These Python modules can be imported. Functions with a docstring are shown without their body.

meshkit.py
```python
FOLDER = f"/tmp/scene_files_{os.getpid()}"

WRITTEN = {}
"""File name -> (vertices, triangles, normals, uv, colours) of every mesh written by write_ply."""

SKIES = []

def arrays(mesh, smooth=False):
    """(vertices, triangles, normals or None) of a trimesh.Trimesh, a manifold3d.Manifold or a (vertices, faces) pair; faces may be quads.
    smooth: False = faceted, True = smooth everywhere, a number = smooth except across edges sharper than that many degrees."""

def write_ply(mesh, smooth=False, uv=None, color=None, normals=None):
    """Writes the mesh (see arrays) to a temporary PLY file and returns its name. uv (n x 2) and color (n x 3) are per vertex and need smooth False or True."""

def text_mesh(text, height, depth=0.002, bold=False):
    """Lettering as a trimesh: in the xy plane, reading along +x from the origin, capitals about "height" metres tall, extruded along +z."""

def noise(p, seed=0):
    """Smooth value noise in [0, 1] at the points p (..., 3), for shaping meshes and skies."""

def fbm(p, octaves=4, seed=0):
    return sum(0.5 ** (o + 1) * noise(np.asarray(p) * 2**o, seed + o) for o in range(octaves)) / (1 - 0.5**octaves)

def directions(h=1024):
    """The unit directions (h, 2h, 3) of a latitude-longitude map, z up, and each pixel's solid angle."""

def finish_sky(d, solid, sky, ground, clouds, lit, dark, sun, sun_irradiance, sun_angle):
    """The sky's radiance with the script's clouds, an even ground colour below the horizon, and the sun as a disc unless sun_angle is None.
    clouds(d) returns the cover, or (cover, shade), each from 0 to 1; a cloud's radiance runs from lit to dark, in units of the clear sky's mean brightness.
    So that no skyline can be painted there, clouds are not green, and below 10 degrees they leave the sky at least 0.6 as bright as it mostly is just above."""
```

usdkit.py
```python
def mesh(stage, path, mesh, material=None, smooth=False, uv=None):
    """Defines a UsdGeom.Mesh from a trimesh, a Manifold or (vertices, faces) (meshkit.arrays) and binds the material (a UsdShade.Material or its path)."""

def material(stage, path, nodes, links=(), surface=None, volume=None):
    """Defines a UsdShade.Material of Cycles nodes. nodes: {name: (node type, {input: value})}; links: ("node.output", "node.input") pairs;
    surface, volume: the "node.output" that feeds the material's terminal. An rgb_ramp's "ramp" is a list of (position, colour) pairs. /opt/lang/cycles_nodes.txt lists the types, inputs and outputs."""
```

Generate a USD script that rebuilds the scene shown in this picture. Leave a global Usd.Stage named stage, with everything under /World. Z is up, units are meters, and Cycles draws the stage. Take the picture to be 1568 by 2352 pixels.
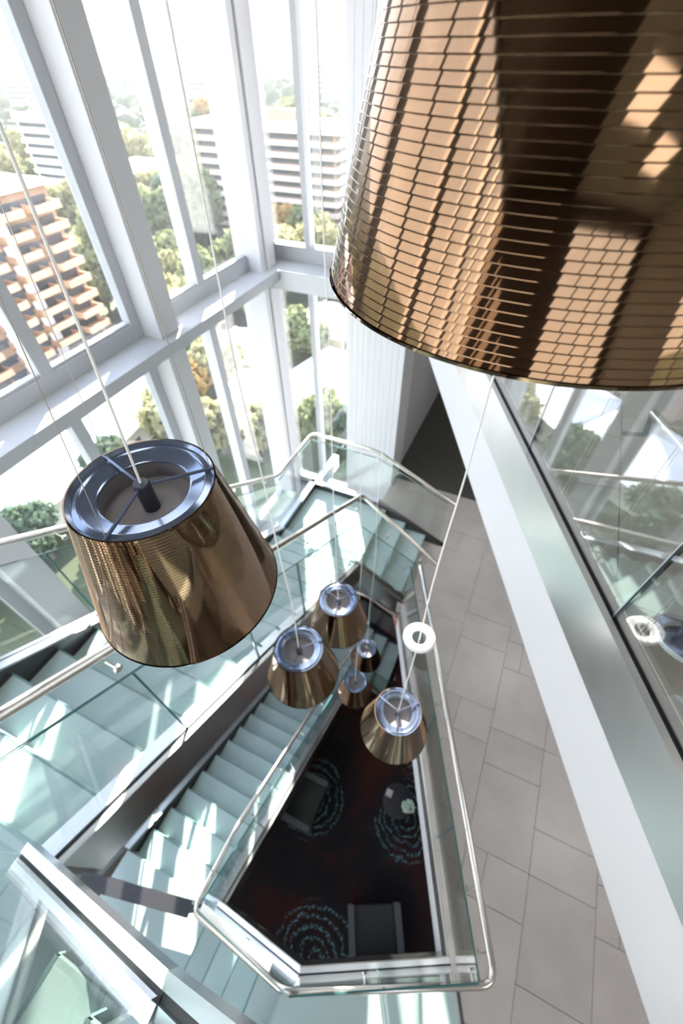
import math, random
import numpy as np, trimesh, shapely
from shapely.geometry import Polygon, box as sbox
from shapely import affinity
import usdkit
from meshkit import noise, fbm
from pxr import Usd, UsdGeom, UsdLux, UsdShade, Gf, Sdf

stage = Usd.Stage.CreateInMemory()
UsdGeom.SetStageUpAxis(stage, UsdGeom.Tokens.z)
UsdGeom.SetStageMetersPerUnit(stage, 1.0)
UsdGeom.Xform.Define(stage, '/World')
UsdGeom.Scope.Define(stage, '/World/Looks')

# ------------------------------------------------------------------ camera, sky, sun, exposure
# x runs along the tall window wall, y points towards it, z = 0 is the tiled floor in the middle of the picture
CZ = 5.95
cam = UsdGeom.Camera.Define(stage, '/World/camera')
R = (0.41306416, -0.91063601, -0.01095702); U = (0.68142839, 0.30106903, 0.66709279); D = (0.6041799, 0.28301854, -0.74489406)
cam.AddTransformOp().Set(Gf.Matrix4d(*R, 0, *U, 0, -D[0], -D[1], -D[2], 0, 0, 0, CZ, 1))
cam.CreateHorizontalApertureAttr(24.0); cam.CreateVerticalApertureAttr(36.0)
cam.CreateFocalLengthAttr(14.958)
cam.CreateClippingRangeAttr(Gf.Vec2f(0.02, 9000))
cam.CreateFStopAttr(3.6); cam.CreateFocusDistanceAttr(0.66)
cam.CreateExposureAttr(0.76)

SUN = np.array([math.cos(math.radians(31)) * math.cos(math.radians(22)), math.sin(math.radians(31)) * math.cos(math.radians(22)), math.sin(math.radians(22))])
dome = UsdLux.DomeLight.Define(stage, '/World/sky')
dome.CreateIntensityAttr(1.0)
skym = usdkit.material(stage, '/World/Looks/sky', {
    'tc': ('texture_coordinate', {}),
    'sep': ('separate_xyz', {}),
    'up': ('map_range', {'from_min': 0.0, 'from_max': 0.7, 'to_min': 0.0, 'to_max': 1.0, 'clamp': True}),
    'grad': ('rgb_ramp', {'ramp': [(0.0, (1.0, 1.0, 1.0)), (0.25, (0.90, 0.94, 1.0)), (1.0, (0.55, 0.70, 1.0))]}),
    'bg': ('background_shader', {'strength': 2.7})},
    [('tc.generated', 'sep.vector'), ('sep.z', 'up.value'), ('up.result', 'grad.fac'), ('grad.color', 'bg.color')], surface='bg.background')
UsdShade.MaterialBindingAPI.Apply(dome.GetPrim()).Bind(skym)
sun = UsdLux.DistantLight.Define(stage, '/World/sun')
sun.CreateIntensityAttr(8.0); sun.CreateNormalizeAttr(True); sun.CreateAngleAttr(0.6); sun.CreateColorAttr(Gf.Vec3f(1.0, 0.95, 0.86))
zax = SUN / np.linalg.norm(SUN); xax = np.cross([0, 0, 1.0], zax); xax /= np.linalg.norm(xax); yax = np.cross(zax, xax)
sun.AddTransformOp().Set(Gf.Matrix4d(*map(float, xax), 0, *map(float, yax), 0, *map(float, zax), 0, 0, 0, 60, 1))

# ------------------------------------------------------------------ helpers
_used = {}
def numbered(path):
    n = _used.get(path, -1) + 1
    _used[path] = n
    return path if n == 0 else '%s_%03d' % (path, n)
_loc = {'/World': np.zeros(3)}
def keys(prim, label=None, cat=None, group=None, kind=None):
    for k, v in (('label', label), ('category', cat), ('group', group), ('kind', kind)):
        if v: prim.SetCustomDataByKey(k, v)
    return prim
def thing(name, label, cat, loc=(0, 0, 0), group=None, kind=None):
    p = numbered('/World/' + name)
    x = UsdGeom.Xform.Define(stage, p)
    x.AddTranslateOp().Set(Gf.Vec3d(*map(float, loc)))
    _loc[p] = np.array(loc, float)
    keys(x.GetPrim(), label, cat, group, kind)
    return p
def struct(name, loc=(0, 0, 0)):
    return thing(name, None, None, loc, None, 'structure')
def obj(name, mesh, mat, parent='/World', smooth=35, **kw):
    p = numbered(parent + '/' + name)
    base = _loc.get(parent)
    if base is None: base = np.zeros(3)
    if isinstance(mesh, list): mesh = trimesh.util.concatenate(mesh)
    if isinstance(mesh, tuple):
        f = np.asarray(mesh[1])
        if f.shape[1] == 4: f = np.vstack([f[:, [0, 1, 2]], f[:, [0, 2, 3]]])
        mesh = trimesh.Trimesh(mesh[0], f, process=False)
    mesh = mesh.copy(); mesh.apply_translation(-base)
    m = usdkit.mesh(stage, p, mesh, MAT[mat], smooth=smooth)
    _loc[p] = base
    keys(m.GetPrim(), **kw)
    return p
def copy(src, name, loc, rotz=0.0, scale=1.0, label=None, cat=None, group=None):
    p = numbered('/World/' + name)
    x = UsdGeom.Xform.Define(stage, p)
    x.GetPrim().GetReferences().AddInternalReference(src)
    x.ClearXformOpOrder()
    x.AddTranslateOp(opSuffix='place').Set(Gf.Vec3d(*map(float, loc))); x.AddRotateZOp(opSuffix='place').Set(float(rotz)); x.AddScaleOp(opSuffix='place').Set(Gf.Vec3f(*np.broadcast_to(scale, 3).astype(float)))
    x.GetPrim().SetInstanceable(True)
    keys(x.GetPrim(), label, cat, group)
    return p
V = lambda *a: np.array(a, float)
def unit(v): v = np.asarray(v, float); return v / np.linalg.norm(v)
def bx(x0, x1, y0, y1, z0, z1):
    m = trimesh.creation.box((abs(x1 - x0), abs(y1 - y0), abs(z1 - z0))); m.apply_translation(((x0 + x1) / 2, (y0 + y1) / 2, (z0 + z1) / 2)); return m
def hexa(bottom, top):
    """A box-like solid from four bottom and four top corners, both counter-clockwise seen from above."""
    v = np.array(list(bottom) + list(top), float)
    f = [[0, 2, 1], [0, 3, 2], [4, 5, 6], [4, 6, 7]]
    for i in range(4):
        j = (i + 1) % 4
        f += [[i, j, 4 + j], [i, 4 + j, 4 + i]]
    m = trimesh.Trimesh(v, f, process=False)
    if m.volume < 0: m.invert()
    return m
def bar(p0, p1, w, h, up=(0, 0, 1)):
    """A bar of width w (sideways) and height h (along up) whose axis runs p0-p1; its end faces stay parallel to up."""
    p0, p1 = V(*p0), V(*p1); d = unit(p1 - p0); up = V(*up); s = unit(np.cross(d, up)) * w / 2; u = up * h / 2
    return hexa([p0 - s - u, p0 + s - u, p1 + s - u, p1 - s - u], [p0 - s + u, p0 + s + u, p1 + s + u, p1 - s + u])
def sheet(p0, p1, z0, z1, t):
    """An upright sheet over the plan line p0-p1, t thick; z0, z1 = (start, end) heights of its lower and upper edge."""
    a, b = V(*p0[:2], 0), V(*p1[:2], 0); s = unit(np.cross(b - a, (0, 0, 1))) * t / 2
    z0, z1 = np.broadcast_to(z0, 2), np.broadcast_to(z1, 2); k = lambda p, z: p + V(0, 0, z)
    return hexa([k(a - s, z0[0]), k(a + s, z0[0]), k(b + s, z0[1]), k(b - s, z0[1])], [k(a - s, z1[0]), k(a + s, z1[0]), k(b + s, z1[1]), k(b - s, z1[1])])
def bend(pts, r, n=6):
    """Rounds the corners of a polyline with radius r."""
    pts = [V(*p) for p in pts]; out = [pts[0]]
    for a, b, c in zip(pts, pts[1:], pts[2:]):
        d0, d1 = unit(a - b), unit(c - b); k = min(r, np.linalg.norm(a - b) * .45, np.linalg.norm(c - b) * .45)
        for t in np.linspace(0, 1, n):
            out.append((1 - t) ** 2 * (b + d0 * k) + 2 * t * (1 - t) * b + t * t * (b + d1 * k))
    return out + [pts[-1]]
def tube(pts, r, n=12):
    pts = [V(*p) for p in pts]; keep = [pts[0]]
    for p in pts[1:]:
        if np.linalg.norm(p - keep[-1]) > 1e-5: keep.append(p)
    pts = keep; v, f = [], []
    t = [unit(pts[min(i + 1, len(pts) - 1)] - pts[max(i - 1, 0)]) for i in range(len(pts))]
    a = np.cross(t[0], (0, 0, 1)); a = unit(a) if np.linalg.norm(a) > 1e-3 else V(1, 0, 0)
    for i, p in enumerate(pts):
        a = unit(a - t[i] * (a @ t[i])); b = np.cross(t[i], a)
        for k in range(n):
            w = 2 * math.pi * k / n; v.append(p + r * (a * math.cos(w) + b * math.sin(w)))
    for i in range(len(pts) - 1):
        for k in range(n):
            q = (k + 1) % n; f += [[i * n + k, i * n + q, (i + 1) * n + q], [i * n + k, (i + 1) * n + q, (i + 1) * n + k]]
    v += [pts[0], pts[-1]]; e = len(v) - 2; o = (len(pts) - 1) * n
    for k in range(n):
        q = (k + 1) % n; f += [[e, q, k], [e + 1, o + k, o + q]]
    m = trimesh.Trimesh(v, f, process=False)
    if m.volume < 0: m.invert()
    return m
def rod(p0, p1, r, n=10): return tube([p0, p1], r, n)
def lathe(profile, n=96, close=False):
    """Revolves (r, z) points about z; close joins the last point to the first."""
    prof = list(profile) + ([profile[0]] if close else []); v = []; f = []
    for r, z in prof:
        for k in range(n):
            w = 2 * math.pi * k / n; v.append((r * math.cos(w), r * math.sin(w), z))
    for i in range(len(prof) - 1):
        for k in range(n):
            q = (k + 1) % n; f += [[i * n + k, i * n + q, (i + 1) * n + q], [i * n + k, (i + 1) * n + q, (i + 1) * n + k]]
    m = trimesh.Trimesh(v, f, process=False); m.merge_vertices()
    if close and m.volume < 0: m.invert()
    return m
def prism(poly, z0, z1):
    ms = []
    for g in getattr(poly, 'geoms', [poly]):
        if g.area > 1e-5:
            m = trimesh.creation.extrude_polygon(g, z1 - z0, engine='earcut'); m.apply_translation((0, 0, z0)); ms.append(m)
    return trimesh.util.concatenate(ms)

# ------------------------------------------------------------------ materials
MAT = {}
def mat(name, nodes, links=(), surface='p.BSDF'):
    MAT[name] = usdkit.material(stage, '/World/Looks/' + name, nodes, links, surface=surface)
def plain(name, color, rough=.5, metal=0., var=0., scale=6., bump=0., bscale=40., **kw):
    n = {'p': ('principled_bsdf', {'base_color': color, 'roughness': rough, 'metallic': metal, **kw})}; l = []
    if var or bump: n['tc'] = ('texture_coordinate', {})
    if var:
        n['n'] = ('noise_texture', {'scale': scale, 'detail': 4.0})
        c = np.array(color); n['r'] = ('rgb_ramp', {'ramp': [(0.3, tuple(c * (1 - var))), (0.7, tuple(np.minimum(c * (1 + var), 1)))]})
        l += [('tc.object', 'n.vector'), ('n.fac', 'r.fac'), ('r.color', 'p.base_color')]
    if bump:
        n['bn'] = ('noise_texture', {'scale': bscale, 'detail': 3.0}); n['b'] = ('bump', {'strength': bump, 'distance': .004})
        l += [('tc.object', 'bn.vector'), ('bn.fac', 'b.height'), ('b.normal', 'p.normal')]
    mat(name, n, l)
def glass(name, tint, ior=1.52, rough=0.0, haze=0.0):
    mat(name, {'g': ('geometry', {}), 'i': ('mix_float', {'a': ior, 'b': 1 / ior}), 'f': ('fresnel', {}), 't': ('transparent_bsdf', {'color': tint}),
        's': ('glossy_bsdf', {'color': (1, 1, 1), 'roughness': rough}), 'm': ('mix_closure', {}), 'd': ('diffuse_bsdf', {'color': (.8, .9, .87)}), 'h': ('mix_closure', {'fac': haze})},
        [('g.backfacing', 'i.fac'), ('i.result', 'f.IOR'), ('f.fac', 'm.fac'), ('t.BSDF', 'm.closure1'), ('s.BSDF', 'm.closure2'), ('m.closure', 'h.closure1'), ('d.BSDF', 'h.closure2')], surface='h.closure')
plain('white_paint', (.57, .575, .60), .55, bump=.05)
plain('pier_white', (.60, .61, .65), .45)
plain('frame_paint', (.42, .44, .47), .40)
plain('column_paint', (.52, .53, .56), .45)
plain('seal_black', (.010, .011, .014), .55)
plain('polished_steel', (.42, .41, .40), .24, 1.0, var=.08, scale=2.0)
plain('channel_steel', (.66, .70, .76), .30, 1.0)
plain('rail_steel', (.72, .69, .65), .22, 1.0)
plain('gate_steel', (.055, .055, .06), .42, .6)
plain('fascia_steel', (.72, .72, .71), .30, 1.0, var=.06, scale=2.0)
plain('dark_steel', (.15, .15, .16), .30, 1.0)
plain('tread_glass', (.365, .46, .45), .28, var=.05, scale=1.5)
plain('nosing', (.15, .23, .235), .35)
plain('riser_glass', (.38, .55, .54), .25)
plain('tile', (.385, .35, .328), .33, var=.06, scale=3.0, bump=.03)
plain('tile_pale', (.405, .368, .346), .33, var=.06, scale=2.5, bump=.03)
plain('grout', (.25, .225, .21), .8)
plain('corridor_carpet', (.045, .045, .04), .95, var=.5, scale=60., bump=.5, bscale=200.)
plain('corridor_wall', (.42, .42, .46), .6)
plain('room_wall', (.60, .57, .53), .7)
plain('room_dark', (.16, .13, .11), .6)
plain('ceiling_dark', (.10, .08, .065), .6)
plain('ceiling_paint', (.78, .77, .75), .7)
plain('cord_white', (.80, .80, .78), .5)
plain('wire', (.40, .36, .30), .3, .6)
plain('socket_black', (.035, .036, .05), .3)
plain('leather', (.035, .042, .046), .38, bump=.1, bscale=120.)
plain('leather_arm', (.12, .135, .155), .36)
plain('shoe_navy', (.02, .028, .055), .55, bump=.15, bscale=160.)
plain('sole_white', (.75, .77, .78), .6)
plain('trouser', (.03, .035, .05), .85)
plain('diffuser', (.22, .205, .215), .5)
plain('pot', (.55, .20, .12), .5)
plain('petal', (.62, .80, .66), .6)
plain('cup_white', (.62, .63, .66), .4)
glass('pane_clear', (.985, .987, .985))
glass('pane_guard', (.945, .970, .962), 1.55)
glass('pane_mirror', (.92, .95, .935), 2.3)
plain('glass_edge', (.05, .13, .13), .15)
# bronze metallised lamp shade, its glossy clear top and pale inside
mat('bronze', {'p': ('principled_bsdf', {'base_color': (.175, .110, .066), 'metallic': 1.0, 'roughness': .05})})
mat('lamp_top', {'p': ('principled_bsdf', {'base_color': (.17, .21, .30), 'metallic': .7, 'roughness': .14})})
# downstairs carpet: near-black pile with teal dashed rings and dark red drifts
mat('ring_carpet', {'g': ('geometry', {}), 'v': ('voronoi_texture', {'scale': .62, 'randomness': 1.0, 'metric': 'euclidean', 'feature': 'f1', 'dimensions': '2D'}),
    'w': ('math', {'math_type': 'multiply_add', 'value2': 75.0}), 'wn': ('noise_texture', {'scale': 3.0, 'detail': 3.0}), 'wm': ('math', {'math_type': 'multiply', 'value2': 16.0}), 's': ('math', {'math_type': 'sine'}), 'gt': ('map_range', {'from_min': .1, 'from_max': .7, 'clamp': True}),
    'n': ('noise_texture', {'scale': 26.0, 'detail': 2.0}), 'nr': ('map_range', {'from_min': .46, 'from_max': .60, 'clamp': True}),
    'in': ('map_range', {'from_min': .40, 'from_max': .48, 'to_min': 1.0, 'to_max': 0.0, 'clamp': True}), 'cs': ('separate_color', {}), 'pick': ('math', {'math_type': 'less_than', 'value2': .42}),
    'm1': ('math', {'math_type': 'multiply'}), 'm2': ('math', {'math_type': 'multiply'}), 'm3': ('math', {'math_type': 'multiply'}),
    'n2': ('noise_texture', {'scale': .8, 'detail': 5.0}), 'base': ('rgb_ramp', {'ramp': [(.38, (.010, .010, .015)), (.48, (.018, .013, .016)), (.55, (.045, .012, .011)), (.72, (.075, .018, .014))]}),
    'c': ('mix_color', {'b': (.14, .30, .35)}), 'p': ('principled_bsdf', {'roughness': .95})},
    [('g.position', 'v.vector'), ('v.distance', 'w.value1'), ('g.position', 'wn.vector'), ('wn.fac', 'wm.value1'), ('wm.value', 'w.value3'), ('w.value', 's.value1'), ('s.value', 'gt.value'), ('g.position', 'n.vector'), ('n.fac', 'nr.value'), ('v.distance', 'in.value'),
     ('v.color', 'cs.color'), ('cs.r', 'pick.value1'), ('gt.result', 'm1.value1'), ('nr.result', 'm1.value2'), ('m1.value', 'm2.value1'), ('in.result', 'm2.value2'), ('m2.value', 'm3.value1'), ('pick.value', 'm3.value2'),
     ('g.position', 'n2.vector'), ('n2.fac', 'base.fac'), ('base.color', 'c.a'), ('m3.value', 'c.fac'), ('c.result', 'p.base_color')])
def leaf(name, a, b):
    mat(name, {'o': ('object_info', {}), 'g': ('geometry', {}), 'r': ('rgb_ramp', {'ramp': [(0, a), (1, b)]}), 'd': ('diffuse_bsdf', {}), 't': ('translucent_bsdf', {}), 'm': ('mix_closure', {'fac': .4})},
        [('g.random_per_island', 'r.fac'), ('r.color', 'd.color'), ('r.color', 't.color'), ('d.BSDF', 'm.closure1'), ('t.BSDF', 'm.closure2')], surface='m.closure')
leaf('leaf_yellow', (.33, .31, .16), (.48, .45, .26)); leaf('leaf_green', (.20, .22, .11), (.32, .34, .18)); leaf('leaf_dark', (.10, .14, .09), (.18, .22, .13)); leaf('leaf_amber', (.42, .28, .10), (.52, .40, .20))
plain('leaf_wood', (.085, .095, .055), .95, var=.4, scale=.05)
plain('bark', (.12, .09, .07), .9)
plain('ground', (.085, .095, .045), .95, var=.45, scale=.035)
plain('road_grey', (.50, .50, .50), .9)
plain('hill_green', (.06, .08, .06), .95, var=.35, scale=.012)
plain('roof_white', (.80, .80, .80), .7)
plain('roof_brown', (.34, .25, .20), .8)
plain('house_wall', (.62, .58, .50), .8)
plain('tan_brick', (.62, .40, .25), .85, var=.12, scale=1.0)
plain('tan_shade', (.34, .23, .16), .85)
plain('concrete_white', (.78, .78, .77), .8)
plain('window_dark', (.08, .09, .10), .2)
plain('curtain_white', (.85, .85, .85), .8)
plain('balcony_cream', (.66, .56, .46), .85)

# ------------------------------------------------------------------ plan numbers
L1, L0, LB = 4.5, 0.0, -4.5                       # the three floors
FD = V(.8981, .4397); FN = V(.4397, -.8981)       # the floor edge runs along FD; FN points from the void into the floor
def fe(t, q): return FD * t + FN * q              # plan point t along the edge, q beyond the camera's plumb line
T_NEAR, T_FAR = -.55, 3.35                        # the near and far corner of the void along the floor edge
W_IN, W_OUT = 1.36, 2.76                          # the glazed inner and the outer line of the long flights
RUN, RISE = .293, .187

# ------------------------------------------------------------------ floors
def tiles(parent, poly, z, ox, oy, seed):
    """Paving of large tiles in courses of differing width, each a slab of its own with a recessed joint."""
    rnd = random.Random(seed); x0, y0, x1, y1 = poly.bounds
    y = oy - math.ceil((oy - y0) / .66) * .66; row = 0
    while y < y1:
        h = .66
        x = ox + (row % 3) * .215 - math.ceil((ox - x0) / 1.29 + 1) * 1.29
        while x < x1:
            for w, split in ((.86, False), (.43, rnd.random() < .4)):
                parts = [(x, x + w, y, y + h)] if not split else [(x, x + w, y, y + .44), (x, x + w, y + .44, y + h)]
                for a, b, c, d in parts:
                    g = sbox(a + .0025, c + .0025, b - .0025, d - .0025).intersection(poly)
                    if g.area > .004: obj('tile', prism(g, z - .012, z), 'tile' if rnd.random() < .7 else 'tile_pale', parent, smooth=False)
                x += w
        y += h; row += 1
edge_near, edge_far = fe(T_NEAR, 1.0), fe(T_FAR, 1.0)
bend_pt = V(-.73, .16)
void0 = Polygon([fe(T_NEAR, .97), fe(T_FAR, .97), (3.50, 1.30), (3.5, 4.6), (-12, 4.6), (-12, -6.5), fe(-9, .97)])
stairs_far = sbox(3.4, .67, 4.86, 4.6)
floor0 = sbox(-6, -5.5, 6.12, 1.68).difference(void0).difference(stairs_far)
p = struct('floor')
obj('grout_bed', prism(floor0, -.30, -.014), 'grout', p, smooth=False)
tiles(p, floor0.intersection(sbox(-.75, -3.6, 6.12, 1.68)), L0, .93, -1.03, 3)
obj('floor', bx(6.12, 12, -5.5, 1.72, -.30, -.004), 'corridor_carpet', kind='structure', smooth=False)
floor1 = sbox(-6, -6.5, 9, 1.6).intersection(Polygon([fe(-9, 1.07), fe(12, 1.07), fe(12, 9), fe(-9, 9)]))
p = struct('floor')
obj('grout_bed', prism(floor1, L1 - .30, L1 - .014), 'grout', p, smooth=False)
tiles(p, floor1.intersection(sbox(.0, -1.9, 3.6, .6)), L1, .975, -.60, 8)
obj('floor', bx(-9, 12, -7, 4.5, LB - .2, LB), 'ring_carpet', kind='structure', smooth=False)

# slab edges: white band below, polished channel cover above, black glazing slot
def slab_edge(zf, t0, t1, q, qs, gap):
    n = lambda s: struct(s)
    face = lambda a, b, q0, q1, z0, z1: prism(Polygon([fe(a, q0), fe(b, q0), fe(b, q1), fe(a, q1)]), z0, z1)
    obj('trim', face(t0, t1, q + .002, q + .25, zf - .82, zf - .37), 'white_paint', kind='structure', smooth=False)
    obj('trim', face(t0, t1, q - .004, qs - gap, zf - .37, zf - .055), 'fascia_steel', kind='structure', smooth=False)
    obj('trim', face(t0, t1, qs - gap, qs + gap, zf - .30, zf - .065), 'seal_black', kind='structure', smooth=False)
    obj('trim', face(t0, t1, qs + gap, qs + gap + .025, zf - .30, zf - .03), 'channel_steel', kind='structure', smooth=False)
slab_edge(L1, -4.0, 6.2, 1.02, 1.065, .019)
slab_edge(L0, T_NEAR, T_FAR, .955, 1.0, .016)

# ------------------------------------------------------------------ tall window walls
YB, YG, XB, XG = 3.45, 3.82, 5.46, 5.86           # front of the beams and face of the glazing on the long and on the short side
ZB1, ZB0 = CZ - 2.26, CZ - 2.134                  # underside and top of the beam at the upper floor
MULL = [(-7.1, 'w'), (-5.9, 'n'), (-4.55, 'w'), (-3.3, 'n'), (-2.0, 'w'), (-.65, 'n'), (.72, 'w'), (2.05, 'n'), (3.26, 'w'), (4.29, 'n')]
XC = 5.30                                         # corner column
storeys = [(ZB0 - 4.5, ZB1), (ZB0, 8.05)]
obj('wall_left', bx(-8, XG + .3, YG, YG + .2, LB, ZB1 - 4.5), 'white_paint', kind='structure', smooth=False)
obj('wall_end', bx(XG, XG + .2, 2.56, YG, LB, ZB1 - 4.63), 'white_paint', kind='structure', smooth=False)
for si, (z0, z1) in enumerate(storeys):
    w = struct('window_%d' % (si + 1))
    edges = [-8.0] + [x for x, _ in MULL] + [XC]
    for a, b in zip(edges, edges[1:]):
        obj('pane', bx(a + .05, b - .05, YG + .10, YG + .124, z0 + .05, z1), 'pane_clear', w, smooth=False)
    for x, k in MULL:
        if k == 'n': obj('mullion', [bx(x - .065, x + .065, YG + .004, YG + .09, z0 + .15, z1), bx(x - .03, x + .03, YG + .09, YG + .195, z0 + .15, z1)], 'frame_paint', w, smooth=False)
        else: obj('mullion', [bx(x - .17, x - .055, YG + .004, YG + .09, z0 + .15, z1), bx(x - .10, x - .06, YG + .09, YG + .195, z0 + .15, z1)], 'frame_paint', w, smooth=False)
        if k == 'w': obj('column', [bx(x - .05, x + .235, YG - .24, YG + .04, z0, z1)], 'column_paint', w, smooth=False)
    obj('bottom_rail', [bx(-8, XC, YG, YG + .16, z0, z0 + .155), bx(-8, XC, YG + .02, YG + .10, z0 + .155, z0 + .185)], 'frame_paint', w, smooth=False)
    obj('top_rail', bx(-8, XC, YG, YG + .16, z1, z1 + .06), 'frame_paint', w, smooth=False)
    w = struct('window_%d' % (si + 3))
    for a, b in ((2.62, 3.17), (3.24, 3.80)):
        obj('pane', bx(XG + .10, XG + .124, a, b, z0 + .05, z1), 'pane_clear', w, smooth=False)
    obj('mullion', [bx(XG + .004, XG + .09, 3.165, 3.245, z0 + .18, z1), bx(XG + .09, XG + .19, 3.18, 3.23, z0 + .18, z1)], 'frame_paint', w, smooth=False)
    obj('bottom_rail', bx(XG, XG + .16, 2.6, 3.80, z0, z0 + .19), 'frame_paint', w, smooth=False)
    obj('corner_column', [bx(XC, XC + .36, YG - .2, YG + .2, z0, z1), bx(XC + .36, XG + .06, YG - .08, YG + .2, z0, z1), bx(XC + .12, XC + .2, YG - .225, YG - .2, z0, z1)], 'column_paint', w, smooth=False)
for dz in (0, -4.5):
    obj('beam', [bx(-8, XB, YB, YG + .20, ZB1 + dz, ZB0 + dz)], 'frame_paint', kind='structure', smooth=False)
    obj('beam', [bx(XB, XG + .2, 2.56, YG + .20, ZB1 + dz - .13, ZB0 + dz)], 'frame_paint', kind='structure', smooth=False)
# white clad pier and the walls around
pier = struct('wall_pier')
obj('pier_body', bx(XG + .03, XG + .6, 1.66, 2.62, LB, 8.05), 'pier_white', pier, smooth=False)
for k in range(10):
    y0 = 1.66 + k * .096
    obj('cladding_panel', bx(XG + .018, XG + .03, y0 + .0015, y0 + .0945, LB, 8.05), 'pier_white', pier, smooth=False)
obj('wall_corridor', bx(6.46, 12, 1.70, 1.86, -.3, 4.2), 'corridor_wall', kind='structure', smooth=False)
obj('wall_end', bx(12, 12.2, -7, 4.6, LB, 8.05), 'room_wall', kind='structure', smooth=False)
obj('wall_right', [bx(-9, -3.4, -7, -6.8, LB, 8.05), bx(-.2, 12, -7, -6.8, LB, 8.05), bx(-3.4, -.2, -7, -6.8, LB, 4.9), bx(-3.4, -.2, -7, -6.8, 7.6, 8.05)], 'room_wall', kind='structure', smooth=False)
w = struct('window_5')
for k in range(3):
    x0 = -3.4 + k * 3.2 / 3
    obj('pane', bx(x0 + .04, x0 + 1.03, -6.92, -6.90, 4.94, 7.56), 'pane_clear', w, smooth=False)
    obj('mullion', bx(x0 - .04, x0 + .04, -6.98, -6.82, 4.9, 7.6), 'frame_paint', w, smooth=False)
obj('wall_back', [bx(-8.2, -8.0, -7, -6.2, LB, 8.05), bx(-8.2, -8.0, -1.4, 4.1, LB, 8.05), bx(-8.2, -8.0, -6.2, -1.4, LB, 4.9), bx(-8.2, -8.0, -6.2, -1.4, 7.7, 8.05)], 'room_dark', kind='structure', smooth=False)
w = struct('window_6')
for k in range(4):
    y0 = -6.2 + k * 1.2
    obj('pane', bx(-8.12, -8.10, y0 + .04, y0 + 1.16, 4.94, 7.66), 'pane_clear', w, smooth=False)
    obj('mullion', bx(-8.16, -8.02, y0 - .04, y0 + .04, 4.9, 7.7), 'frame_paint', w, smooth=False)
obj('wall_upper', bx(6.4, 6.6, -6.8, 1.75, L1 - .3, 8.05), 'room_wall', kind='structure', smooth=False)
obj('ceiling', bx(-8.2, 12.2, -7, -.7, 8.05, 8.25), 'ceiling_paint', kind='structure', smooth=False)
obj('ceiling', bx(-8.2, 12.2, -.7, 4.1, 8.05, 8.25), 'ceiling_dark', kind='structure', smooth=False)
obj('ceiling', prism(sbox(-8, -6.8, 12, 1.7).intersection(Polygon([fe(-9, 1.06), fe(12, 1.06), fe(12, 9), fe(-9, 9)])), L1 - .80, L1 - .31), 'ceiling_paint', kind='structure', smooth=False)

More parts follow.
